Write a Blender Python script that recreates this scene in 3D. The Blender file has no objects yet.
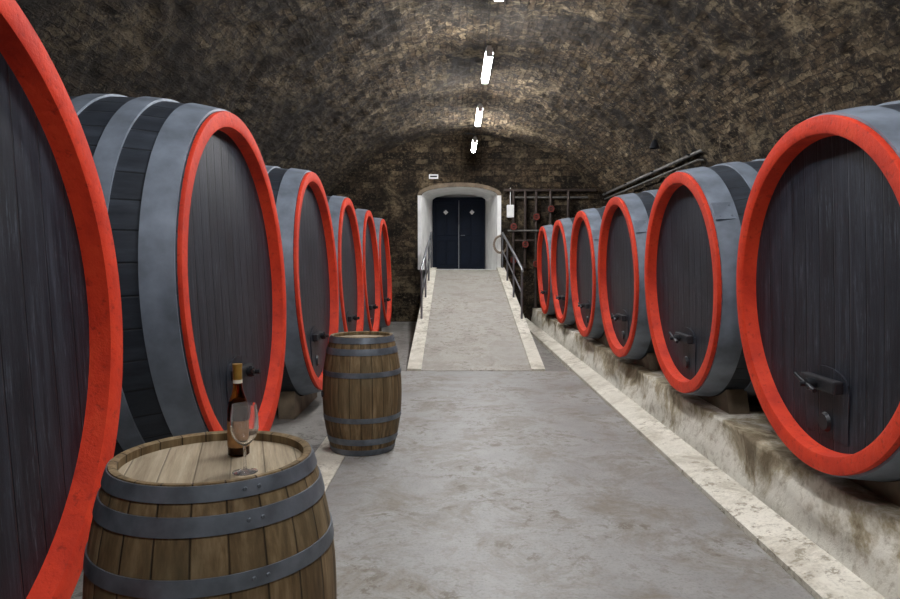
import bpy, bmesh, math, random
from mathutils import Vector, Matrix, noise
random.seed(4)
scn=bpy.context.scene
scn.view_settings.view_transform='Standard'
C=bpy.context.collection

# ---------------- node helpers ----------------
class NT:
    def __init__(s,name):
        s.m=bpy.data.materials.new(name); s.m.use_nodes=True
        s.t=s.m.node_tree; s.b=s.t.nodes['Principled BSDF']; s.out=s.t.nodes['Material Output']
    def n(s,typ,**kw):
        nd=s.t.nodes.new(typ)
        for k,v in kw.items(): setattr(nd,k,v)
        return nd
    def l(s,a,b): s.t.links.new(a,b)
    def coord(s,kind='Object',scale=(1,1,1)):
        tc=s.n('ShaderNodeTexCoord'); mp=s.n('ShaderNodeMapping'); mp.inputs['Scale'].default_value=scale
        s.l(tc.outputs[kind],mp.inputs['Vector']); return mp.outputs[0]
    def noise(s,vec,scale,detail=4,rough=0.55,dist=0):
        nd=s.n('ShaderNodeTexNoise'); nd.inputs['Scale'].default_value=scale; nd.inputs['Detail'].default_value=detail
        nd.inputs['Roughness'].default_value=rough; nd.inputs['Distortion'].default_value=dist
        s.l(vec,nd.inputs['Vector']); return nd.outputs['Fac']
    def ramp(s,fac,stops):
        r=s.n('ShaderNodeValToRGB'); e=r.color_ramp.elements
        while len(e)<len(stops): e.new(0.5)
        for i,(p,c) in enumerate(stops):
            e[i].position=p; e[i].color=(c,c,c,1) if not isinstance(c,tuple) else (*c,1)
        s.l(fac,r.inputs[0]); return r.outputs[0]
    def mix(s,fac,a,b,mode='MIX'):
        m=s.n('ShaderNodeMix',data_type='RGBA',blend_type=mode)
        for sock,v in ((m.inputs[0],fac),(m.inputs[6],a),(m.inputs[7],b)):
            if isinstance(v,(int,float)): sock.default_value=v
            elif isinstance(v,tuple): sock.default_value=(*v,1)
            else: s.l(v,sock)
        return m.outputs[2]
    def math(s,op,a,b=0.0,c=0.0):
        m=s.n('ShaderNodeMath',operation=op)
        for i,v in enumerate((a,b,c)):
            if isinstance(v,(int,float)): m.inputs[i].default_value=v
            else: s.l(v,m.inputs[i])
        return m.outputs[0]
    def bump(s,h,strength=0.5,dist=0.01):
        b=s.n('ShaderNodeBump'); b.inputs['Strength'].default_value=strength; b.inputs['Distance'].default_value=dist
        s.l(h,b.inputs['Height']); s.l(b.outputs[0],s.b.inputs['Normal'])
    def col(s,c):
        if isinstance(c,tuple): s.b.inputs['Base Color'].default_value=(*c,1)
        else: s.l(c,s.b.inputs['Base Color'])
    def rough(s,v):
        if isinstance(v,(int,float)): s.b.inputs['Roughness'].default_value=v
        else: s.l(v,s.b.inputs['Roughness'])
    def spec(s,v): s.b.inputs['Specular IOR Level'].default_value=v

def simple(name,c,rough=0.5,metal=0.0,var=0.25,scale=8,spec=0.5,bd=0.004,bs=0.15):
    t=NT(name); v=t.coord()
    f=t.noise(v,scale,5)
    lo=tuple(x*(1-var) for x in c); hi=tuple(min(1,x*(1+var)) for x in c)
    t.col(t.ramp(f,[(0.3,lo),(0.7,hi)])); t.rough(rough); t.b.inputs['Metallic'].default_value=metal
    t.spec(spec)
    t.bump(t.noise(v,scale*5,3),bs,bd)
    return t.m

def stave_mat(name,cols,n,rough,grain=(14,14,0.8),line=0.35,bumpd=0.006,var=0.55,spec=0.4):
    t=NT(name); tc=t.n('ShaderNodeTexCoord'); sp=t.n('ShaderNodeSeparateXYZ'); t.l(tc.outputs['Object'],sp.inputs[0])
    a=t.math('ARCTAN2',sp.outputs[1],sp.outputs[0]); u=t.math('MULTIPLY_ADD',a,n/(2*math.pi),n)
    fr=t.math('FRACT',u); fl=t.math('FLOOR',u)
    wn=t.n('ShaderNodeTexWhiteNoise',noise_dimensions='1D'); t.l(fl,wn.inputs['W'])
    mp=t.coord('Object',grain); g=t.noise(mp,1.0,7,0.65)
    big=t.noise(t.coord(),3.0,4)
    c=t.ramp(g,[(0.28,cols[0]),(0.5,cols[1]),(0.75,cols[2])])
    c=t.mix(t.math('MULTIPLY',wn.outputs[0],var),c,tuple(x*0.45 for x in cols[0]))
    c=t.mix(t.ramp(big,[(0.45,0.0),(0.7,0.6)]),c,cols[3])
    d=t.math('ABSOLUTE',t.math('SUBTRACT',fr,0.5))
    ln=t.ramp(d,[(0.455,0.0),(0.5,1.0)])
    c=t.mix(t.math('MULTIPLY',ln,line),c,(0.004,0.004,0.004))
    t.col(c); t.rough(rough); t.spec(spec)
    t.bump(t.math('SUBTRACT',t.math('MULTIPLY',g,0.4),ln),0.6,bumpd)
    return t.m
def head_mat(name,cols,w,rough,bumpd=0.004,line=0.7,grain=(30,1.6,30),spec=0.3,scuff=None):
    t=NT(name); tc=t.n('ShaderNodeTexCoord'); sp=t.n('ShaderNodeSeparateXYZ'); t.l(tc.outputs['Object'],sp.inputs[0])
    u=t.math('MULTIPLY_ADD',sp.outputs[0],1.0/w,50.5)
    fr=t.math('FRACT',u); fl=t.math('FLOOR',u)
    wn=t.n('ShaderNodeTexWhiteNoise',noise_dimensions='1D'); t.l(fl,wn.inputs['W'])
    g=t.noise(t.coord('Object',grain),1.0,8,0.75); big=t.noise(t.coord(),2.5,5,0.6)
    c=t.ramp(g,[(0.35,cols[0]),(0.5,cols[1]),(0.68,cols[2])])
    c=t.mix(t.math('MULTIPLY',wn.outputs[0],0.6),c,tuple(x*0.55 for x in cols[0]))
    c=t.mix(t.ramp(big,[(0.45,0.0),(0.75,0.6)]),c,cols[3])
    if scuff:
        s1=t.noise(t.coord('Object',(70,5,70)),1.0,6,0.8); s2=t.noise(t.coord(),4,4,0.7)
        c=t.mix(t.math('MULTIPLY',t.ramp(s1,[(0.54,0.0),(0.64,1.0)]),t.ramp(s2,[(0.40,0.0),(0.58,0.8)])),c,scuff)
    d=t.math('ABSOLUTE',t.math('SUBTRACT',fr,0.5))
    ln=t.ramp(d,[(0.465,0.0),(0.5,1.0)])
    c=t.mix(t.math('MULTIPLY',ln,line),c,(0.004,0.004,0.004))
    t.col(c); t.rough(rough); t.spec(spec)
    t.bump(t.math('SUBTRACT',t.math('MULTIPLY',g,0.6),ln),0.6,bumpd)
    return t.m

M={}
M['cask']=stave_mat('cask_body_paint',[(0.011,0.015,0.022),(0.023,0.029,0.040),(0.052,0.064,0.084),(0.032,0.040,0.053)],44,0.55,line=0.8,var=0.4)
M['caskhead']=head_mat('cask_head_paint',[(0.006,0.008,0.013),(0.014,0.0175,0.026),(0.038,0.046,0.062),(0.021,0.025,0.034)],0.14,0.5,line=0.75,scuff=(0.075,0.088,0.11),bumpd=0.007)
M['hoop']=simple('painted_hoop_steel',(0.16,0.19,0.235),0.5,0.1,0.35,5)
def redm():
    t=NT('red_rim_paint'); v=t.coord()
    a=t.noise(v,4,6,0.65); b=t.noise(v,28,5,0.7)
    c=t.ramp(a,[(0.3,(0.42,0.022,0.008)),(0.55,(0.61,0.04,0.012)),(0.75,(0.68,0.065,0.02))])
    c=t.mix(t.ramp(b,[(0.3,0.7),(0.44,0.0)]),c,(0.2,0.012,0.006))
    t.col(c); t.rough(0.6); t.spec(0.3); t.bump(t.math('ADD',a,b),0.5,0.008); return t.m
M['red']=redm()
M['iron']=simple('dark_iron',(0.014,0.016,0.02),0.45,0.4)
M['darkwood']=simple('dark_wood',(0.016,0.016,0.019),0.55,spec=0.3)
M['beam']=simple('beam_wood',(0.16,0.12,0.08),0.8,0,0.4,6)
M['oak']=stave_mat('oak_staves',[(0.065,0.042,0.02),(0.175,0.118,0.058),(0.36,0.265,0.15),(0.125,0.105,0.06)],22,0.65,grain=(28,28,2.4),line=0.85,bumpd=0.008,var=0.35,spec=0.25)
M['oaklid']=head_mat('oak_lid',[(0.18,0.14,0.09),(0.34,0.275,0.185),(0.50,0.425,0.305),(0.28,0.235,0.165)],0.1,0.75,line=0.45)
M['galv']=simple('galvanised_hoop',(0.125,0.145,0.17),0.45,0.4,0.4,10)
M['steel']=simple('rail_steel',(0.25,0.26,0.28),0.35,0.8)
M['rust']=simple('rusty_pipe',(0.05,0.036,0.03),0.6,0.3,0.5,12)
M['valve']=simple('valve_red',(0.16,0.02,0.012),0.5)
M['pipe']=simple('grey_pipe',(0.14,0.135,0.125),0.5,0.3,0.4,12)
M['plaster']=simple('white_plaster',(0.8,0.8,0.78),0.85,0,0.12,3)
M['white']=simple('white_enamel',(0.8,0.8,0.8),0.4,0,0.03)
M['door']=simple('door_navy_paint',(0.004,0.008,0.018),0.6,0,0.3,4,spec=0.15)
M['hose']=simple('hose_rubber',(0.25,0.2,0.15),0.6)

def concrete(name,base,dark,stain,rough=0.55,st=0.6,crack=0.0):
    t=NT(name); v=t.coord()
    a=t.noise(v,0.9,8,0.62,0.4); b=t.noise(v,7,6,0.7); c=t.noise(v,60,3,0.6)
    s=t.noise(v,2.2,8,0.78,0.6)
    col=t.ramp(a,[(0.3,dark),(0.62,base)])
    col=t.mix(t.ramp(b,[(0.35,0.0),(0.75,0.45)]),col,tuple(min(1,x*1.25) for x in base))
    col=t.mix(t.ramp(s,[(0.47,0.0),(0.63,st)]),col,stain)
    s2=t.noise(v,11,6,0.75,0.3)
    col=t.mix(t.math('MULTIPLY',t.ramp(s2,[(0.53,0.0),(0.60,0.85)]),t.ramp(a,[(0.42,0.0),(0.56,1.0)])),col,tuple(x*0.8 for x in stain))
    col=t.mix(t.ramp(c,[(0.3,0.4),(0.5,0.0)]),col,tuple(x*0.6 for x in dark))
    if crack>0:
        vo=t.n('ShaderNodeTexVoronoi',feature='DISTANCE_TO_EDGE'); vo.inputs['Scale'].default_value=0.35
        nn=t.n('ShaderNodeTexNoise'); nn.inputs['Scale'].default_value=2.5; nn.inputs['Detail'].default_value=6; t.l(v,nn.inputs['Vector'])
        ad=t.n('ShaderNodeVectorMath',operation='MULTIPLY_ADD'); t.l(nn.outputs['Color'],ad.inputs[0]); ad.inputs[1].default_value=(.45,.45,.45); t.l(v,ad.inputs[2])
        t.l(ad.outputs[0],vo.inputs['Vector'])
        col=t.mix(t.math('MULTIPLY',t.ramp(vo.outputs['Distance'],[(0.0,crack),(0.004,0.0)]),t.ramp(s,[(0.45,0.0),(0.55,1.0)])),col,tuple(x*0.5 for x in dark))
    t.col(col); t.rough(t.ramp(a,[(0.3,rough-0.12),(0.7,rough+0.15)]))
    t.bump(t.math('ADD',b,t.math('MULTIPLY',c,0.4)),0.35,0.006)
    return t.m
M['slab']=concrete('walkway_concrete',(0.325,0.322,0.31),(0.225,0.222,0.215),(0.185,0.158,0.115),0.5,0.8,0.25)
M['ground']=concrete('side_floor_concrete',(0.26,0.25,0.23),(0.14,0.13,0.12),(0.08,0.07,0.06),0.7)
M['ramp']=concrete('ramp_concrete',(0.38,0.36,0.32),(0.28,0.265,0.235),(0.22,0.19,0.15),0.65)
M['curb']=concrete('curb_limewash',(0.72,0.69,0.60),(0.55,0.52,0.44),(0.34,0.30,0.22),0.8,0.65)
def plinthm():
    t=NT('plinth_whitewash'); v=t.coord()
    tc=t.n('ShaderNodeTexCoord'); sp=t.n('ShaderNodeSeparateXYZ'); t.l(tc.outputs['Object'],sp.inputs[0])
    a=t.noise(v,1.9,9,0.7,0.4); b=t.noise(v,9,7,0.75); 
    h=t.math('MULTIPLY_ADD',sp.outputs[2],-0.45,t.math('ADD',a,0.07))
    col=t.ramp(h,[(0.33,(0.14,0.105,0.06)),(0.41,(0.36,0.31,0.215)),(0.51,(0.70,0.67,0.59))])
    col=t.mix(t.ramp(b,[(0.36,0.6),(0.49,0.0)]),col,(0.26,0.21,0.14))
    t.col(col); t.rough(0.9); t.bump(t.math('ADD',a,t.math('MULTIPLY',b,0.35)),0.7,0.03)
    return t.m
M['plinth']=plinthm()
def brickmat(name,kind,c1,c2,mort,dark,light,bw=0.25,rh=0.085,swap=None,bd=0.06,dark_left=False):
    t=NT(name)
    tc=t.n('ShaderNodeTexCoord'); vec=tc.outputs[kind]
    if swap:
        sp=t.n('ShaderNodeSeparateXYZ'); t.l(vec,sp.inputs[0]); cb=t.n('ShaderNodeCombineXYZ')
        t.l(sp.outputs[swap[0]],cb.inputs[0]); t.l(sp.outputs[swap[1]],cb.inputs[1]); vec=cb.outputs[0]
    nz=t.n('ShaderNodeTexNoise'); nz.inputs['Scale'].default_value=5; nz.inputs['Detail'].default_value=6; nz.inputs['Roughness'].default_value=0.75; t.l(vec,nz.inputs['Vector'])
    sub=t.n('ShaderNodeVectorMath',operation='SUBTRACT'); t.l(nz.outputs['Color'],sub.inputs[0]); sub.inputs[1].default_value=(.5,.5,.5)
    sc=t.n('ShaderNodeVectorMath',operation='SCALE'); t.l(sub.outputs[0],sc.inputs[0]); sc.inputs['Scale'].default_value=0.17
    ad=t.n('ShaderNodeVectorMath',operation='ADD'); t.l(vec,ad.inputs[0]); t.l(sc.outputs[0],ad.inputs[1])
    br=t.n('ShaderNodeTexBrick'); br.inputs['Scale'].default_value=1.0
    br.inputs['Brick Width'].default_value=bw; br.inputs['Row Height'].default_value=rh; br.inputs['Mortar Size'].default_value=0.01
    br.inputs['Mortar Smooth'].default_value=0.8; br.inputs['Bias'].default_value=0.0
    br.inputs['Color1'].default_value=(0,0,0,1); br.inputs['Color2'].default_value=(1,1,1,1); br.inputs['Mortar'].default_value=(0.3,0.3,0.3,1)
    t.l(ad.outputs[0],br.inputs['Vector'])
    col=t.mix(br.outputs['Color'],c2,c1)
    col=t.mix(t.ramp(br.outputs['Color'],[(0.82,0.0),(0.94,0.75)]),col,light)
    col=t.mix(t.ramp(br.outputs['Color'],[(0.12,0.85),(0.28,0.0)]),col,dark)
    mid=t.noise(vec,5.5,8,0.8,0.3)
    col=t.mix(t.ramp(mid,[(0.43,0.92),(0.50,0.4),(0.57,0.0)]),col,dark)
    fine=t.noise(vec,15,6,0.8)
    col=t.mix(t.ramp(fine,[(0.53,0.0),(0.63,0.8)]),col,light)
    col=t.mix(t.math('MULTIPLY',br.outputs['Fac'],0.85),col,mort)
    big=t.noise(vec,0.6,6,0.65,0.6)
    col=t.mix(t.ramp(big,[(0.40,0.8),(0.55,0.0)]),col,tuple(x*0.8 for x in dark))
    hi=t.noise(vec,1.1,6,0.7,0.8)
    col=t.mix(t.math('MULTIPLY',t.ramp(hi,[(0.54,0.0),(0.66,0.7)]),t.ramp(fine,[(0.4,0.0),(0.52,1.0)])),col,light)
    if dark_left:
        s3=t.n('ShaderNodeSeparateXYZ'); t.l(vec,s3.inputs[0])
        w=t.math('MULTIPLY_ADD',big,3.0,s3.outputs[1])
        col=t.mix(t.ramp(t.math('MULTIPLY',w,1/14.0),[(0.28,0.65),(0.58,0.0)]),col,tuple(x*0.7 for x in dark))  # darker tone over the vault's left side, fading rightwards with a noisy edge
    t.col(col); t.rough(0.9); t.spec(0.3)
    h=t.math('ADD',t.math('MULTIPLY',br.outputs['Fac'],-0.6),t.math('MULTIPLY',br.outputs['Color'],0.6))
    h=t.math('ADD',h,t.math('MULTIPLY',mid,2.0)); h=t.math('ADD',h,t.math('MULTIPLY',fine,1.0))
    t.bump(h,1.0,bd)
    return t.m
bc=((0.185,0.125,0.07),(0.078,0.053,0.03),(0.022,0.016,0.010),(0.017,0.012,0.008),(0.38,0.295,0.18))
M['vault']=brickmat('vault_brick','UV',*bc,dark_left=True)
M['wallY']=brickmat('side_wall_brick','Object',*bc,swap=(1,2))
bd_=tuple(tuple(x*0.72 for x in c) for c in bc)
M['wallX']=brickmat('end_wall_stone','Object',*bd_,bw=0.34,rh=0.15,swap=(0,2))
def emis(name,c,s):
    t=NT(name); t.b.inputs['Emission Color'].default_value=(*c,1); t.b.inputs['Emission Strength'].default_value=s; t.col((1.,1.,1.)); return t.m
M['tube']=emis('fluorescent_tube_glow',(0.985,0.985,1.0),205)
def glassm(name,c,ior=1.5,rough=0.0,tr=1.0):
    t=NT(name); t.col(c); t.b.inputs['Transmission Weight'].default_value=tr; t.rough(rough); t.b.inputs['IOR'].default_value=ior; return t.m
M['glass']=glassm('clear_glass',(1.,1.,1.),1.5,0.02,0.955)
M['amber']=glassm('amber_glass',(0.22,0.07,0.012),1.3,0.05)
M['foil']=simple('gold_foil',(0.45,0.27,0.06),0.35,0.7)
M['label']=simple('wine_label',(0.30,0.15,0.05),0.6,0,0.3,40)
M['labelw']=simple('cream_label',(0.75,0.72,0.6),0.6,0,0.05,40)
M['cork']=simple('cork_brown',(0.09,0.035,0.012),0.6)

# ---------------- mesh helpers ----------------
def empty(name,loc=(0,0,0),rot=None):
    e=bpy.data.objects.new(name,None); C.objects.link(e); e.empty_display_size=0.1
    e.location=loc
    if rot is not None: e.rotation_euler=rot.to_euler()
    return e
def mobj(name,verts,faces,mat,parent=None,smooth=False):
    me=bpy.data.meshes.new(name); me.from_pydata(verts,[],faces)
    me.materials.append(M[mat]); 
    bm=bmesh.new(); bm.from_mesh(me); bmesh.ops.recalc_face_normals(bm,faces=bm.faces); bm.to_mesh(me); bm.free()
    if smooth:
        for p in me.polygons: p.use_smooth=True
    o=bpy.data.objects.new(name,me); C.objects.link(o)
    if parent: o.parent=parent
    return o
def lathe(name,prof,mat,parent=None,seg=96,smooth=True,closed=False,loc=None):
    v=[];f=[];n=len(prof)
    for i in range(seg):
        a=2*math.pi*i/seg
        for r,z in prof: v.append((r*math.cos(a),r*math.sin(a),z))
    m=n if closed else n-1
    for i in range(seg):
        j=(i+1)%seg
        for k in range(m):
            k2=(k+1)%n
            f.append((i*n+k,j*n+k,j*n+k2,i*n+k2))
    o=mobj(name,v,f,mat,parent,smooth)
    bm=bmesh.new(); bm.from_mesh(o.data); bmesh.ops.remove_doubles(bm,verts=bm.verts,dist=1e-5)
    bmesh.ops.recalc_face_normals(bm,faces=bm.faces)
    for e in bm.edges:
        if len(e.link_faces)==2 and e.calc_face_angle(0)>0.6: e.smooth=False
    bm.to_mesh(o.data); bm.free()
    if loc: o.location=loc
    return o
def box(name,lo,hi,mat,parent=None,bevel=0.0,rot=None):
    c=[(lo[i]+hi[i])/2 for i in range(3)]; h=[abs(hi[i]-lo[i])/2 for i in range(3)]
    bm=bmesh.new(); bmesh.ops.create_cube(bm,size=2)
    for v in bm.verts: v.co=Vector((v.co.x*h[0],v.co.y*h[1],v.co.z*h[2]))
    if bevel>0: bmesh.ops.bevel(bm,geom=bm.edges[:],offset=bevel,segments=2,affect='EDGES',profile=0.6)
    me=bpy.data.meshes.new(name); bm.to_mesh(me); bm.free(); me.materials.append(M[mat])
    o=bpy.data.objects.new(name,me); C.objects.link(o); o.location=c
    if rot: o.rotation_euler=rot
    if parent: o.parent=parent
    return o
def tube(name,pts,r,mat,parent=None,cyclic=False):
    cu=bpy.data.curves.new(name,'CURVE'); cu.dimensions='3D'; cu.bevel_depth=r; cu.bevel_resolution=4; cu.use_fill_caps=True
    s=cu.splines.new('POLY'); s.points.add(len(pts)-1)
    for i,p in enumerate(pts): s.points[i].co=(*p,1)
    s.use_cyclic_u=cyclic
    cu.materials.append(M[mat]); o=bpy.data.objects.new(name,cu); C.objects.link(o)
    if parent: o.parent=parent
    return o
def prism(name,poly,axis,a,b,mat,parent=None):
    def P(p,t):
        if axis==0: return (t,p[0],p[1])
        if axis==1: return (p[0],t,p[1])
        return (p[0],p[1],t)
    n=len(poly); v=[P(p,a) for p in poly]+[P(p,b) for p in poly]
    f=[tuple(range(n)),tuple(range(2*n-1,n-1,-1))]+[(i,(i+1)%n,n+(i+1)%n,n+i) for i in range(n)]
    return mobj(name,v,f,mat,parent)

# ---------------- room shell ----------------
XC,HW,ZS,HV=0.3,4.05,1.9,2.92
Y0,Y1=-4.0,17.5
XL,XR=XC-HW,XC+HW
def arch(a): return (XC-HW*math.cos(a),ZS+HV*math.sin(a))
box('floor',(XL-0.3,Y0-0.3,-0.2),(XR+0.3,Y1+2.2,0),'ground')
NA,NY=220,400
v=[];uv=[];f=[]
for j in range(NY+1):
    y=Y0+(Y1-Y0)*j/NY
    for i in range(NA+1):
        a=math.pi*i/NA; x,z=arch(a)
        nx,nz=math.cos(a),-math.sin(a)
        d=0
        if 0<i<NA:
            d=0.08*noise.noise(Vector((x*0.8,y*0.5,z*0.8)))+0.04*noise.noise(Vector((x*3,y*2.2,z*3)))+0.05*noise.noise(Vector((x*8,y*6,z*8)))
        v.append((x+nx*d,y,z+nz*d)); uv.append((y,a*3.6))
for j in range(NY):
    for i in range(NA):
        q=j*(NA+1)+i; f.append((q,q+1,q+NA+2,q+NA+1))
me=bpy.data.meshes.new('ceiling'); me.from_pydata(v,[],f); me.materials.append(M['vault'])
ul=me.uv_layers.new(name='UVMap')
for lp in me.loops: ul.data[lp.index].uv=uv[lp.vertex_index]
for p in me.polygons: p.use_smooth=True
o=bpy.data.objects.new('ceiling',me); C.objects.link(o)
box('wall_left',(XL-0.3,Y0,0),(XL,Y1,ZS+0.02),'wallY')
box('wall_right',(XR,Y0,0),(XR+0.3,Y1,ZS+0.02),'wallY')
ap=[arch(math.pi*i/40) for i in range(41)]
OL,OR,OT=-0.86,1.09,3.26
poly=[(XL,0)]+ap+[(XR,0),(OR,0),(OR,OT)]
for i in range(1,12):
    a=math.pi*i/12; poly.append(((OL+OR)/2+(OR-OL)/2*math.cos(a),OT+0.22*math.sin(a)))
poly+=[(OL,OT),(OL,0)]
prism('wall_end',poly,1,Y1,Y1+0.25,'wallX')
prism('wall_front',[(XL,0)]+ap+[(XR,0)],1,Y0-0.25,Y0,'wallX')
ZT=1.35; YD=19.2
prof0=[(OR,0),(OR,OT)]+[((OL+OR)/2+(OR-OL)/2*math.cos(math.pi*i/12),OT+0.22*math.sin(math.pi*i/12)) for i in range(1,12)]+[(OL,OT),(OL,0)]
def sh(p): 
    xm=0.115; return (xm+(p[0]-xm)*0.765, p[1] if p[1]<=OT else OT+(p[1]-OT)*0.9)
K=len(prof0)
nv=[(p[0],Y1+.005,p[1]) for p in prof0]+[(sh(p)[0],YD+.1,sh(p)[1]) for p in prof0]
nf=[(i,i+1,K+i+1,K+i) for i in range(K-1)]+[tuple(range(K,2*K))]
nv+=[(OL,Y1+.0,ZT),(OR,Y1+.0,ZT),(OR,YD+.1,ZT),(OL,YD+.1,ZT)]
q=2*K; nf.append((q,q+1,q+2,q+3))
mobj('wall_niche',nv,nf,'plaster')
po=[((OL+OR)/2+(OR-OL+0.02)/2*math.cos(math.pi*i/16),OT+0.22*math.sin(math.pi*i/16)) for i in range(17)]
pi_=[((OL+OR)/2+(OR-OL+0.22)/2*math.cos(math.pi*i/16),OT+0.33*math.sin(math.pi*i/16)) for i in range(16,-1,-1)]
prism('trim_arch',po+pi_,1,Y1-0.05,Y1+0.02,'beam')
box('trim_jamb_left',(OL-0.1,Y1-0.04,ZT),(OL,Y1+0.02,OT),'plaster',bevel=0.01)
box('trim_jamb_right',(OR,Y1-0.04,ZT),(OR+0.1,Y1+0.02,OT),'plaster',bevel=0.01)

dr=empty('door_1',(0.11,YD,ZT+0.002))
box('frame_top',(-0.74,-0.04,1.94),(0.74,0.06,2.02),'door',dr,0.008)
box('frame_left',(-0.74,-0.04,0),(-0.69,0.06,1.94),'door',dr,0.008)
box('frame_right',(0.69,-0.04,0),(0.74,0.06,1.94),'door',dr,0.008)
for s in (-1,1):
    a,b=(0.01*s,0.69*s); lo,hi=min(a,b),max(a,b)
    box('leaf',(lo,0,0.01),(hi,0.05,1.94),'door',dr,0.005)
    for (z0,z1) in ((0.12,0.8),(0.95,1.82)):
        for k in (0,1):
            x0=lo+0.07+k*0.29
            box('panel',(x0,-0.018,z0),(x0+0.25,0.0,z1),'door',dr,0.012)
    sg=box('sign_plate',(0.37*s-0.05,-0.03,1.55),(0.37*s+0.05,-0.02,1.65),'white',dr); sg.rotation_euler=(0,math.radians(45),0)
tube('handle',[(0.06,-0.02,0.95),(0.06,-0.07,0.95),(0.17,-0.07,0.95)],0.011,'steel',dr)

SZ=0.03; YR=9.3
box('walkway_slab',(-0.86,Y0,0),(1.63,YR+0.05,SZ),'slab',bevel=0.004)
box('curb_left',(-1.12,Y0,0),(-0.865,YR-0.15,SZ-0.001),'curb',bevel=0.003)
prism('curb_right',[(1.635,0),(1.635,SZ+0.03),(1.70,SZ+0.045),(1.86,SZ+0.07),(1.88,0)],1,Y0,Y1-0.02,'curb')
RX0,RX1=-0.47,1.07; YT=17.15
rm=empty('ramp',(0,0,0))
prism('ramp_surface',[(YR+0.06,0),(YR+0.06,SZ+0.005),(YT,ZT),(Y1-0.01,ZT),(Y1-0.01,0)],0,RX0,RX1,'ramp',rm)
for nm,a,b in (('side_curb_left',-0.67,RX0),('side_curb_right',RX1,1.26)):
    prism(nm,[(YR+0.06,0),(YR+0.06,SZ+0.03),(YT,ZT+0.06),(Y1-0.06,ZT+0.06),(Y1-0.06,0)],0,a,b,'curb',rm)
def rz(y): return SZ+(ZT-SZ)*min(1,max(0,(y-YR)/(YT-YR)))
for X in (-0.6,1.2):
    hr=empty('handrail')
    ys=[12.1,13.8,15.5,17.1]
    for y in ys: tube('post',[(X,y,rz(y)+0.02),(X,y,rz(y)+0.92)],0.02,'steel',hr)
    tube('top_rail',[(X,12.0,rz(12)+0.9),(X,12.1,rz(12.1)+0.94),(X,17.1,rz(17.1)+0.94)],0.024,'steel',hr)
    tube('mid_rail',[(X,12.1,rz(12.1)+0.5),(X,17.1,rz(17.1)+0.5)],0.014,'steel',hr)

PX,PZ=1.97,0.36
v=[];f=[];NYp,NZp=240,12
for j in range(NYp+1):
    y=Y0+0.02+(Y1-Y0-0.04)*j/NYp
    for k in range(NZp+1):
        z=PZ*k/NZp
        d=0.05*noise.noise(Vector((y*1.5,z*3,3)))+0.015*noise.noise(Vector((y*7,z*9,1)))
        v.append((PX+d+0.05*(k/NZp),y,z))
    v.append((XR-0.01,y,PZ))
W=NZp+2
for j in range(NYp):
    for k in range(NZp+1):
        q=j*W+k; f.append((q,q+1,q+W+1,q+W))
mobj('cask_plinth',v,f,'plinth',smooth=True)

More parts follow.
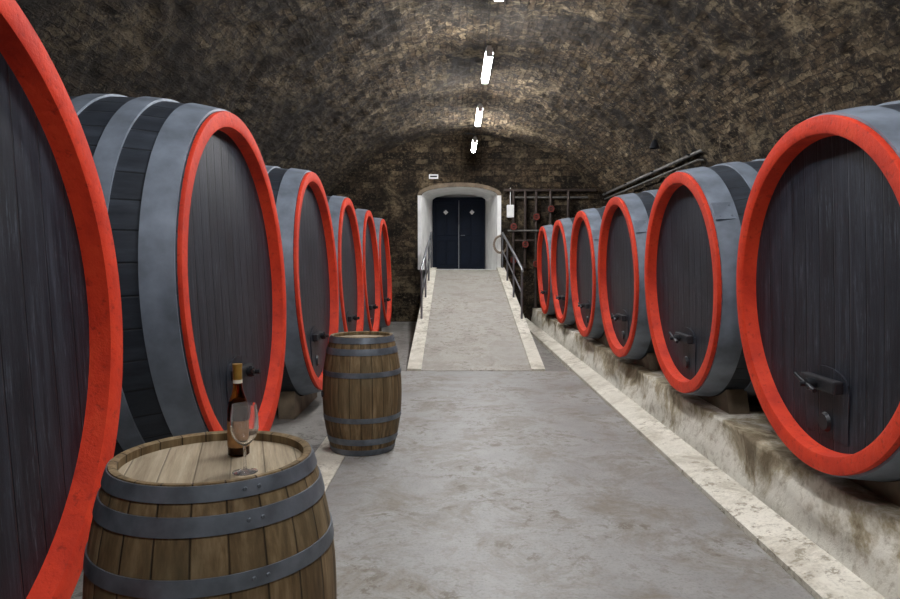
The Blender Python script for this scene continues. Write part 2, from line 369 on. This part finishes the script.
# ---------------- big casks ----------------
def cask(x,y,zc,R,L,side,tilt,basez,sy=1.0,bulge=0.08):
    Mx=Matrix(((0,0,-side),(-side,0,0),(0,1,0)))
    T=Matrix.Rotation(tilt,3,'Y')
    e=empty('wine_cask',(x,y,zc),(T@Mx)); e.scale=(1,sy,1)
    RB=R+bulge
    def pr(z):
        t=2*(z+L)/L-1; return RB-(RB-R)*t*t
    N=24
    lathe('staves',[(pr(-L*i/N),-L*i/N) for i in range(0,N+1)],'cask',e)
    th=0.085; rec=0.085
    lathe('rim_chime',[(R+0.004,-0.03),(R+0.007,-0.008),(R+0.002,0.003),(R-th*0.8,0.004),(R-th,-0.004),(R-th-0.012,-rec),(R-th-0.05,-rec-0.02),(R-0.02,-rec-0.02)],'red',e,closed=True,seg=128)
    lathe('rim_back',[(R+0.003,-L+0.05),(R+0.003,-L-0.004),(R-th,-L-0.004),(R-th,-L+rec),(R-0.02,-L+rec)],'red',e,closed=True)
    hr=R-th+0.002
    lathe('head_front',[(0,-rec-0.012),(hr*0.5,-rec-0.009),(hr,-rec),(hr,-rec-0.03),(0,-rec-0.04)],'caskhead',e)
    lathe('head_back',[(hr,-L+rec-0.02),(0,-L+rec-0.02)],'caskhead',e)
    hs=[(0.03,0.20),(0.36,0.48),(0.68,0.80)]
    hs=hs+[(L-b,L-a) for a,b in hs]
    for a,b in hs:
        p=[]
        K=4
        for i in range(K+1):
            z=-(a+(b-a)*i/K); p.append((pr(z)+0.013,z))
        p=[(pr(-a)-0.004,-a)]+p+[(pr(-b)-0.004,-b)]
        lathe('hoop',p,'hoop',e,seg=128)
        ang=math.radians(35) if side==1 else math.radians(20)
        zm=-(a+b)/2; rr=pr(zm)+0.016
        pl=box('hoop_lap',(-0.004,-0.08,-(b-a)/2+0.004),(0.004,0.08,(b-a)/2-0.004),'hoop',e,0.003)
        pl.location=(rr*math.cos(ang),rr*math.sin(ang),zm); pl.rotation_euler=(0,0,ang)
        for du in (-0.05,0.05):
            for dz in (-0.25,0.25):
                a2=ang+du/rr
                rv=lathe('rivet',[(0.0,0.008),(0.008,0.005),(0.012,0)],'hoop',e,seg=8)
                rv.location=((rr+0.003)*math.cos(a2),(rr+0.003)*math.sin(a2),zm+dz*(b-a))
                rv.rotation_euler=(0,math.pi/2,a2)
    hz=-rec-0.006; s=R/0.92
    c=[(-0.2,-0.78),(0.2,-0.78),(0.215,-0.5)]
    for i in range(1,12):
        a=math.pi*i/12; c.append((0.215*math.cos(a),-0.48+0.1*math.sin(a)))
    c.append((-0.215,-0.5))
    c=[(px*s,(py+0.02)*s if py<-0.7 else py*s) for px,py in c]
    prism('hatch_door',c,2,hz-0.01,hz+0.008,'caskhead',e)
    by=-0.47*s
    box('hatch_crossbar',(-0.17,by-0.035,hz+0.006),(0.17,by+0.035,hz+0.06),'darkwood',e,0.012)
    tube('hatch_bolt',[(0,by,hz),(0,by,hz+0.15)],0.014,'iron',e)
    lathe('hatch_nut',[(0,0.03),(0.03,0.025),(0.034,0.0),(0.03,-0.02),(0,-0.02)],'iron',e,seg=12,loc=(0,by,hz+0.09))
    tube('wing_handle',[(-0.1,by+0.04,hz+0.12),(-0.05,by+0.015,hz+0.115),(0,by,hz+0.11),(0.05,by-0.01,hz+0.115),(0.1,by-0.02,hz+0.12)],0.012,'iron',e)
    py=-0.68*s
    lathe('tap_flange',[(0,0.02),(0.045,0.02),(0.055,0.0)],'iron',e,seg=24,loc=(0,py,hz+0.006))
    for zl in (-0.3,-L+0.3):
        cz=zc+side*abs(tilt)*abs(zl)
        r=pr(zl)+0.004
        hgt=(cz-basez)/sy
        top=[(-0.5+1.0*i/16,-math.sqrt(r*r-(-0.5+1.0*i/16)**2)) for i in range(17)]
        if hgt<r+0.02: hgt=r+0.02
        prism('saddle_beam',top+[(0.55,-hgt),(-0.55,-hgt)],2,zl-0.08,zl+0.08,'beam',e)
    return e
for (x,y) in ((1.9,1.42),(1.9,3.63),(1.89,5.80),(1.88,7.95),(1.88,10.10),(1.88,12.30),(1.88,14.5)):
    cask(x,y,1.37,0.93,2.0,1,-0.04,PZ,1.0,0.08)
for (y,zc,R,bg) in ((1.73,1.37,1.12,0.1),(4.57,1.385,1.06,0.13),(7.12,1.345,1.05,0.10),(9.42,1.33,1.02,0.08),(11.7,1.33,1.02,0.08),(14.0,1.33,1.02,0.08)):
    cask(-1.42,y,zc,R,1.95,-1,-0.045,0.0,1.08,bg)

# ---------------- small oak barrels ----------------
def barrel(x,y,z0,rh,rb,H,rotz,hoops):
    e=empty('oak_barrel',(x,y,z0)); e.rotation_euler=(0,0,rotz)
    def pr(z):
        t=2*z/H-1; return rb-(rb-rh)*abs(t)**2.1
    N=24
    lathe('staves',[(pr(H*i/N),H*i/N) for i in range(N+1)],'oak',e,seg=88)
    lathe('chime',[(rh,H),(rh-0.012,H+0.001),(rh-0.024,H-0.004),(rh-0.022,H-0.045)],'oak',e)
    lathe('chime_bottom',[(rh,0),(rh-0.022,0),(rh-0.022,0.04)],'oak',e)
    lathe('lid',[(0,H-0.028),(rh-0.021,H-0.03)],'oaklid',e)
    lathe('bottom_head',[(0,0.03),(rh-0.02,0.03)],'oak',e)
    for a,b in hoops:
        for up in (0,1):
            z0_,z1_=(a,b) if not up else (H-b,H-a)
            if a==0 and up: z1_=H-0.004
            if a==0 and not up: z0_=0.004
            p=[(pr(z0_)-0.002,z0_),(pr(z0_)+0.004,z0_),(pr((z0_+z1_)/2)+0.0045,(z0_+z1_)/2),(pr(z1_)+0.004,z1_),(pr(z1_)-0.002,z1_)]
            lathe('hoop',p,'galv',e)
            zm=(z0_+z1_)/2; 
            for du in (-0.02,0.02):
                a2=-1.2+du/pr(zm)
                rv=lathe('rivet',[(0.0,0.004),(0.005,0.003),(0.007,0)],'galv',e,seg=8)
                rv.location=((pr(zm)+0.004)*math.cos(a2),(pr(zm)+0.004)*math.sin(a2),zm); rv.rotation_euler=(0,math.pi/2,a2)
    lathe('bung',[(0,0.01),(0.025,0.01),(0.028,-0.01)],'darkwood',e,seg=20,loc=(rb*math.cos(2.4),rb*math.sin(2.4),H/2)).rotation_euler=(0,math.pi/2,2.4)
    return e
barrel(-0.755,2.08,SZ,0.298,0.375,0.92,0.3,((0,0.045),(0.08,0.13),(0.235,0.28)))
barrel(-0.755,5.45,SZ,0.25,0.32,0.935,1.1,((0,0.05),(0.09,0.14),(0.27,0.31)))

LZ=SZ+0.92-0.028
b=empty('wine_bottle',(-0.706,2.17,LZ))
lathe('glass_body',[(0,0.004),(0.03,0.0),(0.034,0.004),(0.0345,0.12),(0.0335,0.15),(0.027,0.18),(0.018,0.205),(0.0145,0.225),(0.0138,0.285),(0.015,0.287),(0.015,0.297),(0.0,0.298)],'amber',b,seg=48)
lathe('wine',[(0,0.007),(0.03,0.007),(0.031,0.12),(0.03,0.148),(0.024,0.176),(0.0,0.19)],'cork',b,seg=40)
lathe('foil_capsule',[(0.0148,0.245),(0.0145,0.285),(0.0158,0.288),(0.0158,0.298),(0,0.2992)],'foil',b,seg=32)
lathe('label',[(0.0352,0.03),(0.0352,0.115)],'label',b,seg=48)
lathe('neck_band',[(0.0152,0.236),(0.0150,0.247)],'labelw',b,seg=32)
g=empty('wine_glass',(-0.628,1.985,LZ))
outer=[(0.0,0.0),(0.036,0.0),(0.037,0.0015),(0.02,0.004),(0.006,0.009),(0.0042,0.02),(0.004,0.07),(0.006,0.080),(0.02,0.090),(0.034,0.108),(0.0415,0.133),(0.0405,0.165),(0.035,0.205)]
inner=[(0.0338,0.2055),(0.039,0.165),(0.0398,0.133),(0.0325,0.1095),(0.019,0.0925),(0.006,0.0845),(0,0.083)]
lathe('bowl_and_stem',outer+inner,'glass',g,seg=64)

# ---------------- lights ----------------
LX,LZt=0.44,4.22
for y in (0.05,3.2,6.3,9.45,12.6,15.7):
    e=empty('fluorescent_lamp',(LX,y,LZt))
    box('housing',(-0.028,-0.68,0.05),(0.028,0.68,0.085),'white',e,0.006)
    for s in (-1,1): box('end_cap',(-0.045,0.655*s-0.015,-0.05),(0.045,0.655*s+0.015,0.06),'white',e,0.004)
    t=lathe('tube_diffuser',[(0,-0.64),(0.05,-0.64),(0.05,0.64),(0,0.64)],'tube',e,seg=16); t.rotation_euler=(math.pi/2,0,0)
    for s in (-0.5,0.5): tube('hanger',[(0,s,0.08),(0,s,0.65)],0.004,'iron',e)

pp=empty('wall_pipe')
tube('pipe',[(4.2,10.6,3.27),(3.8,10.6,3.27),(3.8,17.4,3.27)],0.03,'pipe',pp)
tube('pipe_thin',[(4.2,10.8,3.16),(3.83,10.8,3.16),(3.83,17.4,3.16)],0.016,'pipe',pp)
for k in range(4): tube('bracket',[(3.72,11+2*k,3.27),(4.1,11+2*k,3.3)],0.015,'iron',pp)
pw=empty('end_pipework')
yp=Y1-0.1
tube('header',[(1.25,yp,3.38),(3.6,yp,3.38)],0.035,'rust',pw)
tube('header_low',[(1.5,yp,3.2),(3.4,yp,3.2)],0.025,'pipe',pw)
tube('header_mid',[(1.35,yp-0.05,2.35),(3.0,yp-0.05,2.35)],0.025,'pipe',pw)
for x,z,zv in ((1.5,0.0,(1.6,2.45)),(2.08,PZ,(1.5,2.7)),(1.8,1.4,(2.0,)),(2.45,1.2,(1.9,2.9)),(2.9,PZ,())):
    tube('riser',[(x,yp,3.38),(x,yp,z)],0.038,'rust',pw)
    lathe('foot_flange',[(0.0,0.02),(0.07,0.02),(0.07,0.001),(0,0.001)],'rust',pw,seg=20,loc=(x,yp,z))
    for zz in zv:
        lathe('valve_wheel',[(0.05,-0.01),(0.075,-0.012),(0.085,0),(0.075,0.012),(0.05,0.01)],'valve',pw,seg=24,closed=True,loc=(x,yp-0.11,zz)).rotation_euler=(math.pi/2,0,0)
        box('valve_spoke',(x-0.06,yp-0.115,zz-0.01),(x+0.06,yp-0.105,zz+0.01),'valve',pw)
        box('valve_body',(x-0.07,yp-0.07,zz-0.09),(x+0.07,yp+0.07,zz+0.09),'rust',pw,0.015)
tube('branch',[(1.5,yp,2.1),(2.6,yp,2.1),(2.6,yp,1.1)],0.03,'rust',pw)
eb=empty('electric_box',(1.42,Y1-0.09,2.85))
box('case',(-0.09,-0.05,-0.16),(0.09,0.09,0.16),'white',eb,0.01); tube('conduit',[(0,0.03,0.16),(0,0.03,0.6)],0.012,'white',eb)
box('cover',(-0.07,-0.06,-0.12),(0.07,-0.05,0.12),'plaster',eb,0.004)
hc=empty('hose_coil',(1.17,Y1-0.12,2.0))
pts=[]
for i in range(160):
    a=2*math.pi*i/32; r=0.17+0.015*math.sin(i*0.9); pts.append((r*math.cos(a),-0.012*(i/32)-0.0,1.25*r*math.sin(a)))
tube('loops',pts,0.014,'hose',hc)
tube('hook',[(0,0.11,0.2),(0,-0.08,0.2),(0,-0.08,0.25)],0.01,'iron',hc)
sn=empty('exit_sign',(-0.55,Y1-0.03,3.74))
box('plate',(-0.12,-0.01,-0.055),(0.12,0.025,0.055),'white',sn,0.003); box('lettering',(-0.09,-0.014,-0.02),(0.09,-0.01,0.02),'iron',sn)
sp=empty('wall_spotlight',(3.5,12.0,3.6))
lathe('shade',[(0.02,0.09),(0.05,0.05),(0.09,-0.06),(0.085,-0.06),(0.045,0.04)],'iron',sp,seg=24)
tube('arm',[(0,0,0.08),(0.35,0,0.1)],0.012,'iron',sp)

w=bpy.data.worlds.new('World'); scn.world=w; w.use_nodes=True
w.node_tree.nodes['Background'].inputs[0].default_value=(0.6,0.6,0.6,1); w.node_tree.nodes['Background'].inputs[1].default_value=0.05

cam=bpy.data.cameras.new('camera'); cam.lens=27; cam.sensor_width=36; cam.clip_start=0.02
co=bpy.data.objects.new('camera',cam); C.objects.link(co); co.location=(0,0,1.55)
co.rotation_euler=(math.radians(90-3.18),0,math.radians(0.42)); scn.camera=co
